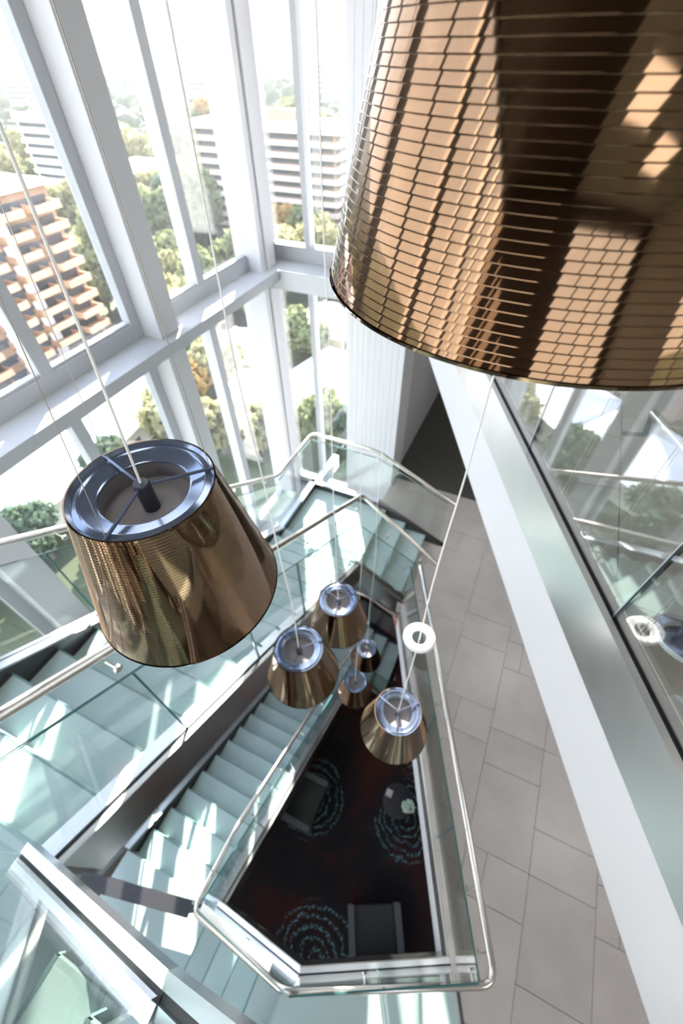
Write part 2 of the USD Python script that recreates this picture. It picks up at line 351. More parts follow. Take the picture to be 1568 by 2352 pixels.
# ceiling light panels of the upper floor
PANELS = ((-4.6, -2.0, 8.01, 'rear panel behind the photographer'), (-5.6, -3.9, 8.01, 'rearmost panel behind the photographer'), (-.2, .6, 8.01, 'middle panel over the stair void'), (2.6, .9, 8.01, 'panel over the void nearest the pier'),
          (0.5, -3.6, 8.01, 'panel over the upper walkway'), (-1.2, -3.6, L1 - .84, 'nearest panel under the upper slab'), (2.2, -3.0, L1 - .84, 'middle panel under the upper slab'), (4.9, -1.6, L1 - .84, 'panel under the slab before the corridor'), (8.0, -.2, L1 - .84, 'panel over the corridor carpet'))
for i, (x, y, zc, where) in enumerate(PANELS):
    t = thing('ceiling_light', 'square flat white ceiling light, ' + where, 'ceiling light', (x, y, zc), 'ceiling light panels')
    z0, z1 = zc - .01, zc + .04
    obj('frame', [bx(x - .62, x + .62, y - .62, y - .58, z0, z1), bx(x - .62, x + .62, y + .58, y + .62, z0, z1), bx(x - .62, x - .58, y - .58, y + .58, z0, z1), bx(x + .58, x + .62, y - .58, y + .58, z0, z1)], 'frame_paint', t, smooth=False)
    MAT.setdefault('panel_glow', usdkit.material(stage, '/World/Looks/panel_glow', {'e': ('emission', {'color': (1.0, .97, .93), 'strength': 4.0})}, surface='e.emission'))
    obj('diffuser', bx(x - .58, x + .58, y - .58, y + .58, zc + .01, zc + .02), 'panel_glow', t, smooth=False)

# ------------------------------------------------------------------ stairs
def clamp_bracket(rail_pt, out, parent):
    """A handrail bracket: a stub under the rail, an arm to the glass and a round plate on it."""
    r = V(*rail_pt); o = unit(out)
    obj('bracket', [rod(r - V(0, 0, .02), r - V(0, 0, .07), .007), rod(r - V(0, 0, .07), r - V(0, 0, .075) + o * .085, .007), rod(r - V(0, 0, .075) + o * .075, r - V(0, 0, .075) + o * .09, .022, 14)], 'rail_steel', parent)

def staircase(dz, xn, nris, xs, land_near, nshort, words, rnd):
    """One storey of the stair: near short flight, near landing, long flight along the windows, far landing, far short flight.
    dz: shift from the upper storey; xn: nose of the near landing; land_near: its height; xs: void side of the near short flight."""
    far_z = .465 + dz; slot = lambda x: CZ - 3.004 - .657 * x + dz
    t = thing('staircase', words['stair'], 'staircase', (xn, 2.0, land_near))
    # long flight
    for k in range(1, nris):
        z = land_near - RISE * k; xa = xn + RUN * (k - 1); xb = xn + RUN * k
        obj('tread', [bx(xa - .02, xb, W_IN + .07, W_OUT - .06, z - .032, z)], 'tread_glass', t, smooth=False)
        obj('riser', bx(xa - .006, xa + .004, W_IN + .07, W_OUT - .06, z, z + RISE - .034), 'riser_glass', t, smooth=False)
        obj('nosing_strip', bx(xb - .011, xb + .002, W_IN + .075, W_OUT - .065, z - .02, z + .0015), 'nosing', t, smooth=False)
        for y in (W_OUT - .068,):
            obj('tread_bracket', bx(xa + .01, xb - .005, y - .012, y + .012, z - .034, z + .004), 'dark_steel', t, smooth=False)
    xf = xn + RUN * (nris - 1) + .0; zl = slot(xs); XFAR = 3.50
    # stringers of the long flight
    for y, side in ((W_IN, -1), (W_OUT, 1)):
        xa, xb = xn + .02, XFAR if side < 0 else 3.62
        za, zb = slot(xa), slot(xb)
        if side < 0:
            obj('stringer', [sheet((xa, y - .045), (xb, y - .045), (za - .45, zb - .45), (za + .01, zb + .01), .012), sheet((xa, y - .03), (xb, y - .03), (za - .03, zb - .03), (za + .012, zb + .012), .03)], 'polished_steel', t, smooth=False)
            obj('glazing_slot', sheet((xa, y), (xb, y), (za - .08, zb - .08), (za - .005, zb - .005), .026), 'seal_black', t, smooth=False)
            obj('stringer_cap', sheet((xa, y + .06), (xb, y + .06), (za - .10, zb - .10), (za + .01, zb + .01), .095), 'channel_steel', t, smooth=False)
        else:
            obj('stringer', [sheet((xa, y - .05), (xb, y - .05), (za - .30, zb - .30), (za + .08, zb + .08), .012)], 'dark_steel', t, smooth=False)
            obj('glazing_slot', sheet((xa, y + .035), (xb, y + .035), (za - .08, zb - .08), (za + .07, zb + .07), .022), 'seal_black', t, smooth=False)
            obj('stringer_cap', [sheet((xa, y - .005), (xb, y - .005), (za - .05, zb - .05), (za + .085, zb + .085), .075), sheet((xa, y + .062), (xb, y + .062), (za - .30, zb - .30), (za + .085, zb + .085), .03)], 'channel_steel', t, smooth=False)
    # landings
    obj('landing', [bx(xf, 4.80, W_IN + .04, W_OUT, far_z - .04, far_z)], 'tread_glass', t, smooth=False)
    obj('landing_edge', [bx(4.80, 4.89, W_IN + .2, W_OUT + .10, far_z - .36, far_z + .12), bx(XFAR, 4.89, W_OUT + .02, W_OUT + .10, far_z - .36, far_z + .12)], 'channel_steel', t, smooth=False)
    obj('landing_edge', [bx(4.786, 4.80, W_IN + .2, W_OUT, far_z + .0, far_z + .118), bx(3.62, 4.80, W_OUT - .0, W_OUT + .015, far_z, far_z + .118)], 'dark_steel', t, smooth=False)
    obj('landing_beam', bx(4.89, XG - .06, W_OUT + .0, W_OUT + .11, far_z - .30, far_z - .02), 'channel_steel', t, smooth=False)
    obj('landing', bx(xn - 1.45, xn, W_IN - .02, W_OUT, land_near - .04, land_near), 'tread_glass', t, smooth=False)
    # far short flight: three rises along -y
    for k in (1, 2):
        y1 = 1.40 - .38 * (k - 1); z = far_z - .155 * k
        obj('tread', bx(XFAR + .06, 4.80, y1 - .38, y1 + .02, z - .032, z), 'tread_glass', t, smooth=False)
        obj('nosing_strip', bx(XFAR + .06, 4.80, y1 - .382, y1 - .368, z - .02, z + .0015), 'nosing', t, smooth=False)
        obj('riser', bx(XFAR + .06, 4.80, y1 + .002, y1 + .012, z, z + .146), 'riser_glass', t, smooth=False)
    ya, yb = W_IN, .46
    za, zb = far_z + .06, far_z - .54 + .02
    obj('stringer', [sheet((XFAR - .045, ya), (XFAR - .045, yb), (za - .46, zb - .46), (za, zb), .012), sheet((XFAR - .02, ya), (XFAR - .02, yb), (za - .03, zb - .03), (za, zb), .03)], 'polished_steel', t, smooth=False)
    obj('stringer_cap', [sheet((XFAR + .05, ya), (XFAR + .05, yb), (za - .12, zb - .12), (za, zb), .05)], 'dark_steel', t, smooth=False)
    obj('stringer', [sheet((4.80, W_IN + .2), (4.80, .27), (za - .34, zb - .34), (za + .06, zb + .03), .012)], 'dark_steel', t, smooth=False)
    obj('stringer_cap', [sheet((4.84, W_IN + .2), (4.84, .27), (za - .34, zb - .34), (za + .07, zb + .04), .07)], 'dark_steel', t, smooth=False)
    # near short flight: rises along -y up to the floor above
    r = (L1 + dz - land_near) / nshort; y0 = W_IN
    for k in range(1, nshort):
        z = land_near + r * k; y1 = y0 - .27 * k
        obj('tread', bx(xs - 1.22, xs - .07, y1, y1 + .29, z - .032, z), 'tread_glass', t, smooth=False)
        obj('nosing_strip', bx(xs - 1.22, xs - .07, y1 + .277, y1 + .292, z - .02, z + .0015), 'nosing', t, smooth=False)
        obj('riser', bx(xs - 1.22, xs - .07, y1 + .286, y1 + .296, z - r + .0, z - .032), 'riser_glass', t, smooth=False)
    return t, slot, far_z

def guard(name, label, runs, rail, brackets, panes, parent_loc):
    """Glass guard: runs of (p0, p1, z0, z1) panes, a bent handrail and its brackets."""
    t = thing(name, label, 'balustrade', parent_loc)
    for a, b, z0, z1, n, m in runs:
        a, b = V(*a), V(*b); z0, z1 = np.broadcast_to(z0, 2), np.broadcast_to(z1, 2)
        for k in range(n):
            f0, f1 = k / n, (k + 1) / n; g = .007 / np.linalg.norm(b - a)
            lo = lambda z, f: z[0] + (z[1] - z[0]) * f
            pa, pb = a + (b - a) * (f0 + g), a + (b - a) * (f1 - g)
            g1 = obj('glass_panel', sheet(pa, pb, (lo(z0, f0 + g), lo(z0, f1 - g)), (lo(z1, f0 + g), lo(z1, f1 - g)), .014), m, t, smooth=False)
            pe = a + (b - a) * f1
            if k < n - 1: obj('joint_strip', sheet(a + (b - a) * (f1 - g * .8), a + (b - a) * (f1 + g * .8), lo(z0, f1), lo(z1, f1), .018), 'glass_edge', g1, smooth=False)
            obj('top_edge', sheet(pa, pb, (lo(z1, f0 + g), lo(z1, f1 - g)), (lo(z1, f0 + g) + .004, lo(z1, f1 - g) + .004), .0145), 'glass_edge', g1, smooth=False)
    if rail is not None: obj('handrail', tube(rail, .029, 18), 'rail_steel', t)
    for p_, o_ in brackets: clamp_bracket(p_, o_, t)
    return t

rnd = random.Random(5)
stairU, slotU, farU = staircase(0.0, -.503, 15, -.48, CZ - 2.68, 6, {'stair': 'upper staircase with pale glass treads descending beside the tall windows'}, rnd)
stairL, slotL, farL = staircase(-4.5, -.796, 16, -.72, CZ - 2.493 - 4.5, 5, {'stair': 'lower staircase with pale glass treads running down to the dark carpet'}, rnd)

def railz(x, dz): return CZ - 1.83 - .63 * x + dz
def flight_guards(dz, xa, xr, slot, words, lower):
    yr = W_IN + .10; zt = 1.05
    far = .50 + dz
    xe = 3.50
    ins = [((xa, W_IN), (xe, W_IN), (slot(xa) - .05, slot(xe) - .05), (slot(xa) + zt, slot(xe) + zt - .12), 5, 'pane_guard'),
           ((xe, W_IN - .01), (xe, .47), (far + .0, far - .52), (far + zt - .07, far - .52 + zt), 1, 'pane_guard')]
    xb = 3.86
    rail = bend([(xr, yr, railz(xr, dz)), (xb, yr + .02, railz(xb, dz)), (3.66, .25, L0 + dz + 1.0)], .10)
    br = [((x, yr, railz(x, dz)), (0, -1, 0)) for x in np.arange(xr + .25, 3.6, .62)] + [((3.80, 1.02, L0 + dz + 1.24), (-1, 0, 0)), ((3.70, .48, L0 + dz + 1.07), (-1, 0, 0))]
    return ins, rail, br
# inner guard of the upper flight
ins, rail, br = flight_guards(0.0, -.48, -1.2, slotU, None, False)
guard('glass_balustrade', 'clear glass balustrade with steel handrail on the void side of the upper stair flight', ins, rail, br, None, (0, W_IN, 2.5))
ro = lambda x, dz: CZ - 1.83 - .655 * x + dz
for dz, nm, xs0 in ((0.0, 'glass balustrade with steel handrail between the upper stair flight and the windows', -1.2), (-4.5, 'glass balustrade with steel handrail on the window side of the lower stair flight', -1.3)):
    yo = W_OUT + .11
    far = .50 + dz; slot = (lambda d: (lambda x: CZ - 3.004 - .657 * x + d))(dz)
    ins = [((xs0, W_OUT + .035), (3.76, W_OUT + .035), (slot(xs0), slot(3.76)), (slot(xs0) + 1.0, slot(3.76) + 1.0), 5, 'pane_guard'),
           ((3.78, W_OUT + .05), (4.84, W_OUT + .05), far + .08, far + 1.02, 1, 'pane_guard'), ((4.86, W_OUT + .04), (4.86, W_IN + .28), far + .08, far + 1.02, 1, 'pane_guard'),
           ((4.86, W_IN + .26), (4.86, .40), (far + .08, far - .42), (far + 1.02, far + .50), 1, 'pane_guard')]
    rail = bend([(xs0, yo, ro(xs0, dz)), (3.90, W_OUT + .12, far + 1.0), (5.03, W_OUT + .12, far + 1.0), (5.04, 1.70, far + 1.0), (4.92, .30, far + .46)], .16)
    br = [((x, yo, ro(x, dz)), (0, -1, 0)) for x in np.arange(xs0 + .3, 3.8, .62)] + [((4.5, W_OUT + .12, far + 1.0), (0, -1, 0)), ((5.035, 2.3, far + 1.0), (-1, 0, 0)), ((5.03, 1.55, far + .95), (-1, 0, 0)), ((4.95, .65, far + .6), (-1, 0, 0))]
    guard('glass_balustrade', nm, ins, rail, br, None, (0, yo, 2.5 + dz))

# inner guard of the lower flight, continuing round the void on the tiled floor
n0, f0 = fe(T_NEAR, 1.0), fe(T_FAR, 1.0)
zl = CZ - 6.1
ins, rail, br = flight_guards(-4.5, -.70, -.70, slotL, None, True)
ins = ins + [((f0[0], f0[1]), (n0[0], n0[1]), -.07, 1.05, 4, 'pane_guard'), ((n0[0], n0[1]), (-.73, .18), -.07, 1.05, 2, 'pane_guard'),
             ((-.73, .18), (-.75, W_IN), (-.07, slotL(-.75) + .2), (1.05, slotL(-.75) + 1.1), 1, 'pane_guard')]
a1 = fe(3.41, 1.16); a0 = fe(-.575, 1.145); a2 = V(-.735, .215)
rail = bend([(a1[0], a1[1], .95), (a0[0], a0[1], .95), (a2[0], a2[1], .95), (-.80, 1.42, zl), (.0, W_IN + .10, railz(0, -4.5)), (3.5, W_IN + .10, railz(3.5, -4.5))], .12)
br = br + [((*fe(t, 1.15), .95), (-FN[0], -FN[1], 0)) for t in (2.9, 2.45, 1.55, 1.2, .0, -.4)] + [((*(a0 + (a2 - a0) * s), .95), (FD[0], FD[1], 0)) for s in (.10, .62)] + [((-.765, .72, .42), (1, 0, 0))]
g0 = guard('glass_balustrade', 'glass balustrade with bent steel handrail around the dark opening in the tiled floor', ins, rail, br, None, (0, 0, 0))
# near edge of the opening: channel pieces
ch = thing('balustrade_channel', 'twin steel glazing channel along the near edge of the opening, partly sunlit', 'channel', (-.4, -.5, -.1))
def channel(parent, a, b, z0, z1, side):
    a, b = V(*a, 0), V(*b, 0); n = unit(np.cross(b - a, (0, 0, 1))) * side; q = lambda p, o: (p + n * o)[:2]
    obj('channel_strip', [sheet(q(a, .035), q(b, .035), (z0 - .10, z1 - .10), (z0, z1), .04)], 'channel_steel', parent, smooth=False)
    obj('channel_strip', [sheet(q(a, -.035), q(b, -.035), (z0 - .10, z1 - .10), (z0, z1), .04)], 'channel_steel', parent, smooth=False)
    obj('glazing_slot', sheet(q(a, 0), q(b, 0), (z0 - .09, z1 - .09), (z0 - .02, z1 - .02), .03), 'seal_black', parent, smooth=False)
    obj('face_plate', sheet(q(a, .06), q(b, .06), (z0 - .46, z1 - .46), (z0, z1), .01), 'polished_steel', parent, smooth=False)
channel(ch, n0, (-.73, .18), -.03, -.03, 1)
channel(ch, (-.73, .18), (-.75, W_IN), -.03, slotL(-.75) + .2, 1)
# glass landing beside the opening
p = struct('floor')
plat = Polygon([n0 - FD * .07, V(-.78, .18), V(-.79, .285), V(-2.6, .285), fe(-3.2, 1.0)])
obj('glass_floor_panel', prism(plat, -.05, -.006), 'tread_glass', p, smooth=False)
obj('edge_strip', sheet(n0 - FD * .05, fe(-3.2, 1.0), -.05, .002, .03), 'dark_steel', p, smooth=False)
# barrier across the head of the lower flight
g = thing('stair_gate', 'dark brushed steel barrier across the head of the lower stair flight', 'barrier', (-.95, 2.05, CZ - 6.9))
obj('panel', sheet((-.80, 1.46), (-1.10, 2.70), CZ - 6.80, CZ - 6.12, .07), 'gate_steel', g, smooth=False)
obj('top_bar', bar((-.80, 1.46, CZ - 6.10), (-1.10, 2.70, CZ - 6.10), .14, .04), 'gate_steel', g, smooth=False)
# flat bar between handrail and glass on the short flight
g = thing('steel_bar', 'flat polished steel bar beside the handrail below the sunlit channel', 'bar', (-.78, .9, CZ - 5.7))
obj('bar', bar((-.735, 1.36, CZ - 6.09), (-.685, .40, CZ - 5.18), .075, .012), 'fascia_steel', g, smooth=False)
# the same edge one floor up, close below the camera
ch = thing('balustrade_channel', 'twin pale glazing channel over a steel plate, nearest the camera at lower left', 'channel', (-.46, .8, CZ - 2.2))
c0, c1, c2 = V(-.50, 1.40), V(-.436, .41), V(-.365, .16)
channel(ch, c1, c0, CZ - 1.87, CZ - 2.44, -1)
channel(ch, c1 + (c2 - c1) * 1.45, c1, L1 + .09, CZ - 1.872, -1)
channel(ch, c2 - FD * .16 + FN * 1.2, c2 - FD * .16, L1 - .04, L1 - .04, -1)
g = thing('glass_balustrade', 'frameless clear glass guard with window reflections standing at lower left', 'balustrade', (-.46, .8, CZ - 2.2))
obj('glass_panel', sheet(c1, c0, (CZ - 1.92, CZ - 2.49), (CZ - .80, CZ - 1.37), .014), 'pane_mirror', g, smooth=False)

p = struct('floor')
e0 = c2 - FD * .22
plat = Polygon([e0 + FN * 1.22, e0, V(-.60, .0), V(-2.6, .0), fe(-3.2, 1.03), fe(-.75, 1.03)])
obj('glass_floor_panel', prism(plat, L1 - .06, L1 - .006), 'tread_glass', p, smooth=False)

# ------------------------------------------------------------------ upper floor guard: tall reflecting panes
t = thing('glass_balustrade', 'frameless glass guard mirroring the windows along the upper floor edge', 'balustrade', (*fe(1.5, 1.065), L1))
ts = [-.60, .35, .775 + .0, 0]
tj = [V(2.049, -.142) @ FD, V(1.137, -.583) @ FD]
step = tj[0] - tj[1]
cuts = [tj[1] - 2 * step, tj[1] - step, tj[1], tj[0], tj[0] + step, tj[0] + 2 * step, tj[0] + 3 * step]
for a, b in zip(cuts, cuts[1:]):
    g1 = obj('glass_panel', sheet(fe(a + .006, 1.065), fe(b - .006, 1.065), L1 - .10, L1 + 1.05, .016), 'pane_mirror', t, smooth=False)
    obj('joint_strip', sheet(fe(b - .006, 1.065), fe(b + .001, 1.065), L1 - .06, L1 + 1.05, .017), 'seal_black', g1, smooth=False)
    obj('joint_strip', sheet(fe(b + .001, 1.065), fe(b + .006, 1.065), L1 - .06, L1 + 1.05, .017), 'channel_steel', g1, smooth=False)
rl = thing('handrail', 'short steel handrail with end bracket behind the upper floor glass', 'handrail', (*fe(.6, 1.16), L1))
zr = CZ - .915
a, b = V(1.63, -.48), fe(-.4, 1.15)
obj('rail', tube([(*a, zr), (*b, zr)], .016, 14), 'rail_steel', rl)
obj('bracket', [rod((*a, zr), (a[0] - .012, a[1] - .012, zr - .085), .010), rod((a[0] - .012, a[1] - .012, zr - .085), (*(a - FN * .07), zr - .088), .008)], 'dark_steel', rl)

# ------------------------------------------------------------------ pendant lamps
LH, RB, RT = .43, .275, .178
def lamp(x, y, zb, label, wires=True, hang=None, cordpts=None):
    """x, y, zb: centre of the bottom rim. hang: where wires and cord meet at the top."""
    t = thing('pendant_lamp', label, 'pendant lamp', (x, y, zb))
    L = V(x, y, zb)
    prof = []
    n = 52
    for k in range(n):
        for f, o in ((0.0, 0.0), (.86, 0.0), (.90, .0004), (.94, .0006), (.98, .0003)):
            h = (k + f) / n
            prof.append((RB + (RT - RB) * h + o, LH * h))
    prof = [(RB - .0035, -.002), (RB + .001, -.002), (RB + .002, .002)] + prof + [(RT + .0015, LH - .002), (RT, LH + .004), (RT - .004, LH + .004)]
    m = lathe(prof, 160); m.apply_translation(L)
    sh = obj('shade', m, 'bronze', t, smooth=28)
    m = lathe([(RB - .0035, -.002), (RT - .004, LH + .004)], 96); m.invert(); m.apply_translation(L)
    obj('lining', m, 'diffuser', sh)
    m = lathe([(RT - .004, LH + .002), (RT - .012, LH - .006), (RT - .026, LH - .002), (RT - .034, LH - .008), (.116, LH - .012), (.110, LH - .016), (.110, LH - .022), (RT - .006, LH - .022)], 96); m.apply_translation(L)
    obj('top_ring', m, 'lamp_top', t)
    m = lathe([(.111, LH - .02), (.118, LH - .075), (.117, LH - .077), (.0, LH - .075)], 64); m.apply_translation(L)
    obj('inner_diffuser', m, 'diffuser', t)
    m = lathe([(0, LH + .012), (.018, LH + .012), (.021, LH + .006), (.021, LH - .10), (0, LH - .10)], 32); m.apply_translation(L)
    obj('socket', m, 'socket_black', t)
    rim = []
    for k in range(3):
        w = math.radians(75 + 120 * k); d = V(math.cos(w), math.sin(w), 0)
        obj('spoke', bar(L + V(0, 0, LH + .002) + d * .018, L + V(0, 0, LH + .002) + d * (RT - .004), .006, .006), 'lamp_top', t)
        rim.append(L + V(0, 0, LH + .004) + d * (RT - .012))
    top = L + V(0, 0, LH + .01)
    if hang is not None:
        hang = V(*hang)
        if wires:
            for r_ in rim: obj('suspension_wire', rod(r_, hang, .0009, 6), 'wire', t)
        obj('cord', tube(cordpts or [top, hang], .0034, 8), 'cord_white', t)
    return t, top
CT = 8.0
lamp(.655, .013, CZ - .207, 'large bronze pendant lamp filling the upper right, nearest the camera', hang=(.655, .013, CT))
lamp(.469, .755, CZ - .725 - LH, 'bronze pendant lamp hanging at left in front of the windows', hang=(.86, .98, CT))
def wavy(top, hang, amp, seed, n=60):
    r = random.Random(seed); top, hang = V(*top), V(*hang); pts = []
    ph = [r.uniform(0, 6) for _ in range(4)]
    for i in range(n + 1):
        s = i / n; e = math.sin(math.pi * s) ** .5 if 0 < s < 1 else 0
        pts.append(top + (hang - top) * s + e * amp * V(math.sin(9 * s + ph[0]) + .4 * math.sin(31 * s + ph[1]), math.sin(8 * s + ph[2]) + .4 * math.sin(27 * s + ph[3]), 0))
    return pts
def lamp2(x, y, ztop, label, hang, amp, seed):
    lamp(x, y, ztop - LH, label, wires=False, hang=hang, cordpts=wavy((x, y, ztop + .01), hang, amp, seed))
lamp2(1.04, .84, CZ - 2.89, 'bronze pendant lamp hanging over the lower glass treads, left of the middle pair', (1.25, 1.02, CT), .012, 1)
lamp2(1.775, .878, CZ - 3.391, 'bronze pendant lamp hanging highest in the middle cluster below the far landing', (1.80, .92, CT), .012, 2)
lamp2(3.10, 1.005, CZ - 7.241, 'small distant bronze pendant lamp deep in the opening, right of the middle pair', (3.0, .98, CT), .03, 3)
lamp2(2.323, .893, CZ - 6.786, 'small distant bronze pendant lamp deep in the opening above the dark carpet', (2.32, .9, CT), .03, 4)
lamp2(1.10, .068, CZ - 3.42, 'bronze pendant lamp beside the white slab edge, below the white ring', (1.26, .05, CT), .010, 5)
m = lathe([(.040, 0), (.044, .010), (.078, .012), (.088, .004), (.088, -.006), (.078, -.012), (.044, -.010)], 64, close=True); m.apply_translation((1.125, .065, CZ - 2.22))
t = thing('cord_ring', 'flat white ring threaded on the cord of the right-hand lamp', 'ring', (1.125, .065, CZ - 2.22))
obj('ring', m, 'cup_white', t)

# ------------------------------------------------------------------ downstairs: armchairs and small things
def armchair(x, y, rot, label):
    t = thing('armchair', label, 'armchair', (x, y, LB), 'black armchairs on the carpet')
    c, s = math.cos(math.radians(rot)), math.sin(math.radians(rot)); Rm = np.array([[c, -s, 0, x], [s, c, 0, y], [0, 0, 1, LB], [0, 0, 0, 1]])
    def part(nm, ms, mt_):
        m = trimesh.util.concatenate(ms) if isinstance(ms, list) else ms; m.apply_transform(Rm); obj(nm, m, mt_, t)
    def soft(x0, x1, y0, y1, z0, z1, r=.03):
        g = sbox(x0 + r, y0 + r, x1 - r, y1 - r).buffer(r, quad_segs=3); a = prism(g, z0, z1 - r * .6); b = prism(g.buffer(-r * .5), z1 - r * .6, z1); return trimesh.util.concatenate([a, b])
    part('seat', soft(-.33, .30, -.335, .335, .16, .43), 'leather')
    part('backrest', soft(-.44, -.30, -.335, .335, .16, .80), 'leather')
    for sg in (-1, 1): part('armrest', soft(-.44, .32, min(sg * .34, sg * .45), max(sg * .34, sg * .45), .10, .62), 'leather_arm')
    for a in (-.38, .26):
        for b in (-.39, .39): part('leg', bx(a - .02, a + .02, b - .02, b + .02, 0, .12), 'socket_black')
armchair(.90, 1.33, -90, 'black leather armchair half hidden beside the lower stair')
armchair(-.22, -.60, 26, 'black leather armchair at the near end of the dark opening')
t = thing('side_table', 'small dark round side table on the carpet under the slab edge', 'table', (1.63, -.35, LB))
m = lathe([(0, .50), (.29, .50), (.30, .49), (.30, .475), (0, .475)], 48); m.apply_translation((1.63, -.35, LB)); obj('table_top', m, 'socket_black', t)
obj('pedestal', rod((1.63, -.35, LB + .02), (1.63, -.35, LB + .48), .03), 'socket_black', t)
m = lathe([(0, 0), (.2, 0), (.2, .02), (0, .02)], 40); m.apply_translation((1.63, -.35, LB)); obj('foot', m, 'socket_black', t)
t = thing('white_box', 'small white box standing on the dark side table', 'box', (1.67, -.17, LB + .5))
obj('box_body', bx(1.61, 1.73, -.21, -.09, LB + .5, LB + .6), 'cup_white', t)
t = thing('flower_pot', 'terracotta pot of pale flowers at the foot of the slab edge', 'flower pot', (1.58, -.62, LB + .5))
P = V(1.58, -.55, LB + .5)
m = lathe([(0, 0), (.07, 0), (.09, .16), (.08, .16), (0, .13)], 32); m.apply_translation(P); obj('pot', m, 'pot', t)
r = random.Random(3); fl = []
for k in range(60):
    s = trimesh.creation.icosphere(1, .02 + .012 * r.random()); a = r.uniform(0, 6.28); q = .11 * math.sqrt(r.random()); s.apply_translation(P + V(q * math.cos(a), q * math.sin(a), .20 + .09 * r.random())); fl.append(s)
obj('flowers', fl, 'petal', t, kind='stuff')

# ------------------------------------------------------------------ shoe at the upper floor
def shoe(tip, heading, label):
    t = thing('shoe', label, 'shoe', (*tip, L1), 'navy shoes on the upper floor')
    xs = np.linspace(0, 1, 22); Lh = .29
    def half(s):
        s = min(max(s, 0.0), 1.0); return (.050 * max(0, 1 - (1 - min(s / .30, 1)) ** 2.4) ** .5) * (1 - .30 * max(0, min((s - .30) / .35, 1)) * (1 if s < .65 else 1)) * (1 if s < .8 else math.sqrt(max(0.02, 1 - ((s - .8) / .205) ** 2)))
    def top(s): return .022 + (.045 * (s / .12) ** .5 if s < .12 else .045 + .055 * min((s - .12) / .45, 1)) - (.02 if s > .95 else 0)
    def body(z0f, z1f, grow):
        v, f, nr = [], [], 14
        for s in xs:
            h = half(max(s, .008)) * grow
            for k in range(nr):
                a = math.pi * k / (nr - 1); v.append((s * Lh, -h * math.cos(a), z0f(s) + (z1f(s) - z0f(s)) * max(0.0, math.sin(a)) ** .55))
        for i in range(len(xs) - 1):
            for k in range(nr - 1):
                f.append([i * nr + k, i * nr + k + 1, (i + 1) * nr + k + 1]); f.append([i * nr + k, (i + 1) * nr + k + 1, (i + 1) * nr + k])
            f.append([i * nr + nr - 1, i * nr, (i + 1) * nr]); f.append([i * nr + nr - 1, (i + 1) * nr, (i + 1) * nr + nr - 1])
        f += [[0, k + 1, k] for k in range(1, nr - 1)] + [[(len(xs) - 1) * nr, (len(xs) - 1) * nr + k, (len(xs) - 1) * nr + k + 1] for k in range(1, nr - 1)]
        return trimesh.Trimesh(v, f, process=False)
    c, s_ = math.cos(heading), math.sin(heading); T = np.array([[c, -s_, 0, tip[0]], [s_, c, 0, tip[1]], [0, 0, 1, L1], [0, 0, 0, 1]])
    for nm, m, mt_ in (('upper', body(lambda s: .02, top, 1.0), 'shoe_navy'), ('sole', body(lambda s: 0.0, lambda s: .026, 1.10), 'sole_white')):
        if m.volume < 0: m.invert()
        m.apply_transform(T); obj(nm, m, mt_, t)
    leg = tube([V(tip[0] + c * .20, tip[1] + s_ * .20, L1 + .07), V(tip[0] + c * .215, tip[1] + s_ * .215, L1 + .30)], .045, 20); obj('sock', leg, 'trouser', t)
hd = math.atan2(-.80, -.35)
shoe((1.105, -.735), hd, 'navy canvas shoe with white sole just behind the upper glass guard')

# ------------------------------------------------------------------ outside, fifty metres below
GZ = CZ - 50.0
obj('ground', bx(-600, 3200, -900, 3200, GZ - 1, GZ), 'ground', kind='structure', smooth=False)
# far wooded hills
def ridge(cx, cy, length, depth, height, rot, seed):
    n, k = 60, 10; v, f = [], []
    for i in range(n + 1):
        for j in range(k + 1):
            a, b = i / n, j / k; e = max(0.0, math.sin(math.pi * a)) ** .7 * math.sin(math.pi * b)
            z = height * e * (.55 + .9 * fbm(np.array([[a * 7, b * 3, seed * 1.7]]), 4, seed)[0])
            v.append(((a - .5) * length, (b - .5) * depth, z))
    for i in range(n):
        for j in range(k):
            q = i * (k + 1) + j; f += [[q, q + k + 1, q + k + 2], [q, q + k + 2, q + 1]]
    m = trimesh.Trimesh(v, f, process=False)
    if m.face_normals[:, 2].mean() < 0: m.invert()
    m.apply_transform(trimesh.transformations.rotation_matrix(rot, (0, 0, 1))); m.apply_translation((cx, cy, GZ)); return m
obj('hills', ridge(1450, 1500, 2600, 700, 150, math.radians(-43), 2), 'hill_green', kind='structure', smooth=True)
obj('hills', ridge(2100, 700, 1600, 500, 230, math.radians(-75), 5), 'hill_green', kind='structure', smooth=True)
obj('road', [bx(-40, 240, 84, 88, GZ, GZ + .03), bx(66, 70, -40, 84, GZ, GZ + .03)], 'road_grey', kind='structure', smooth=False)

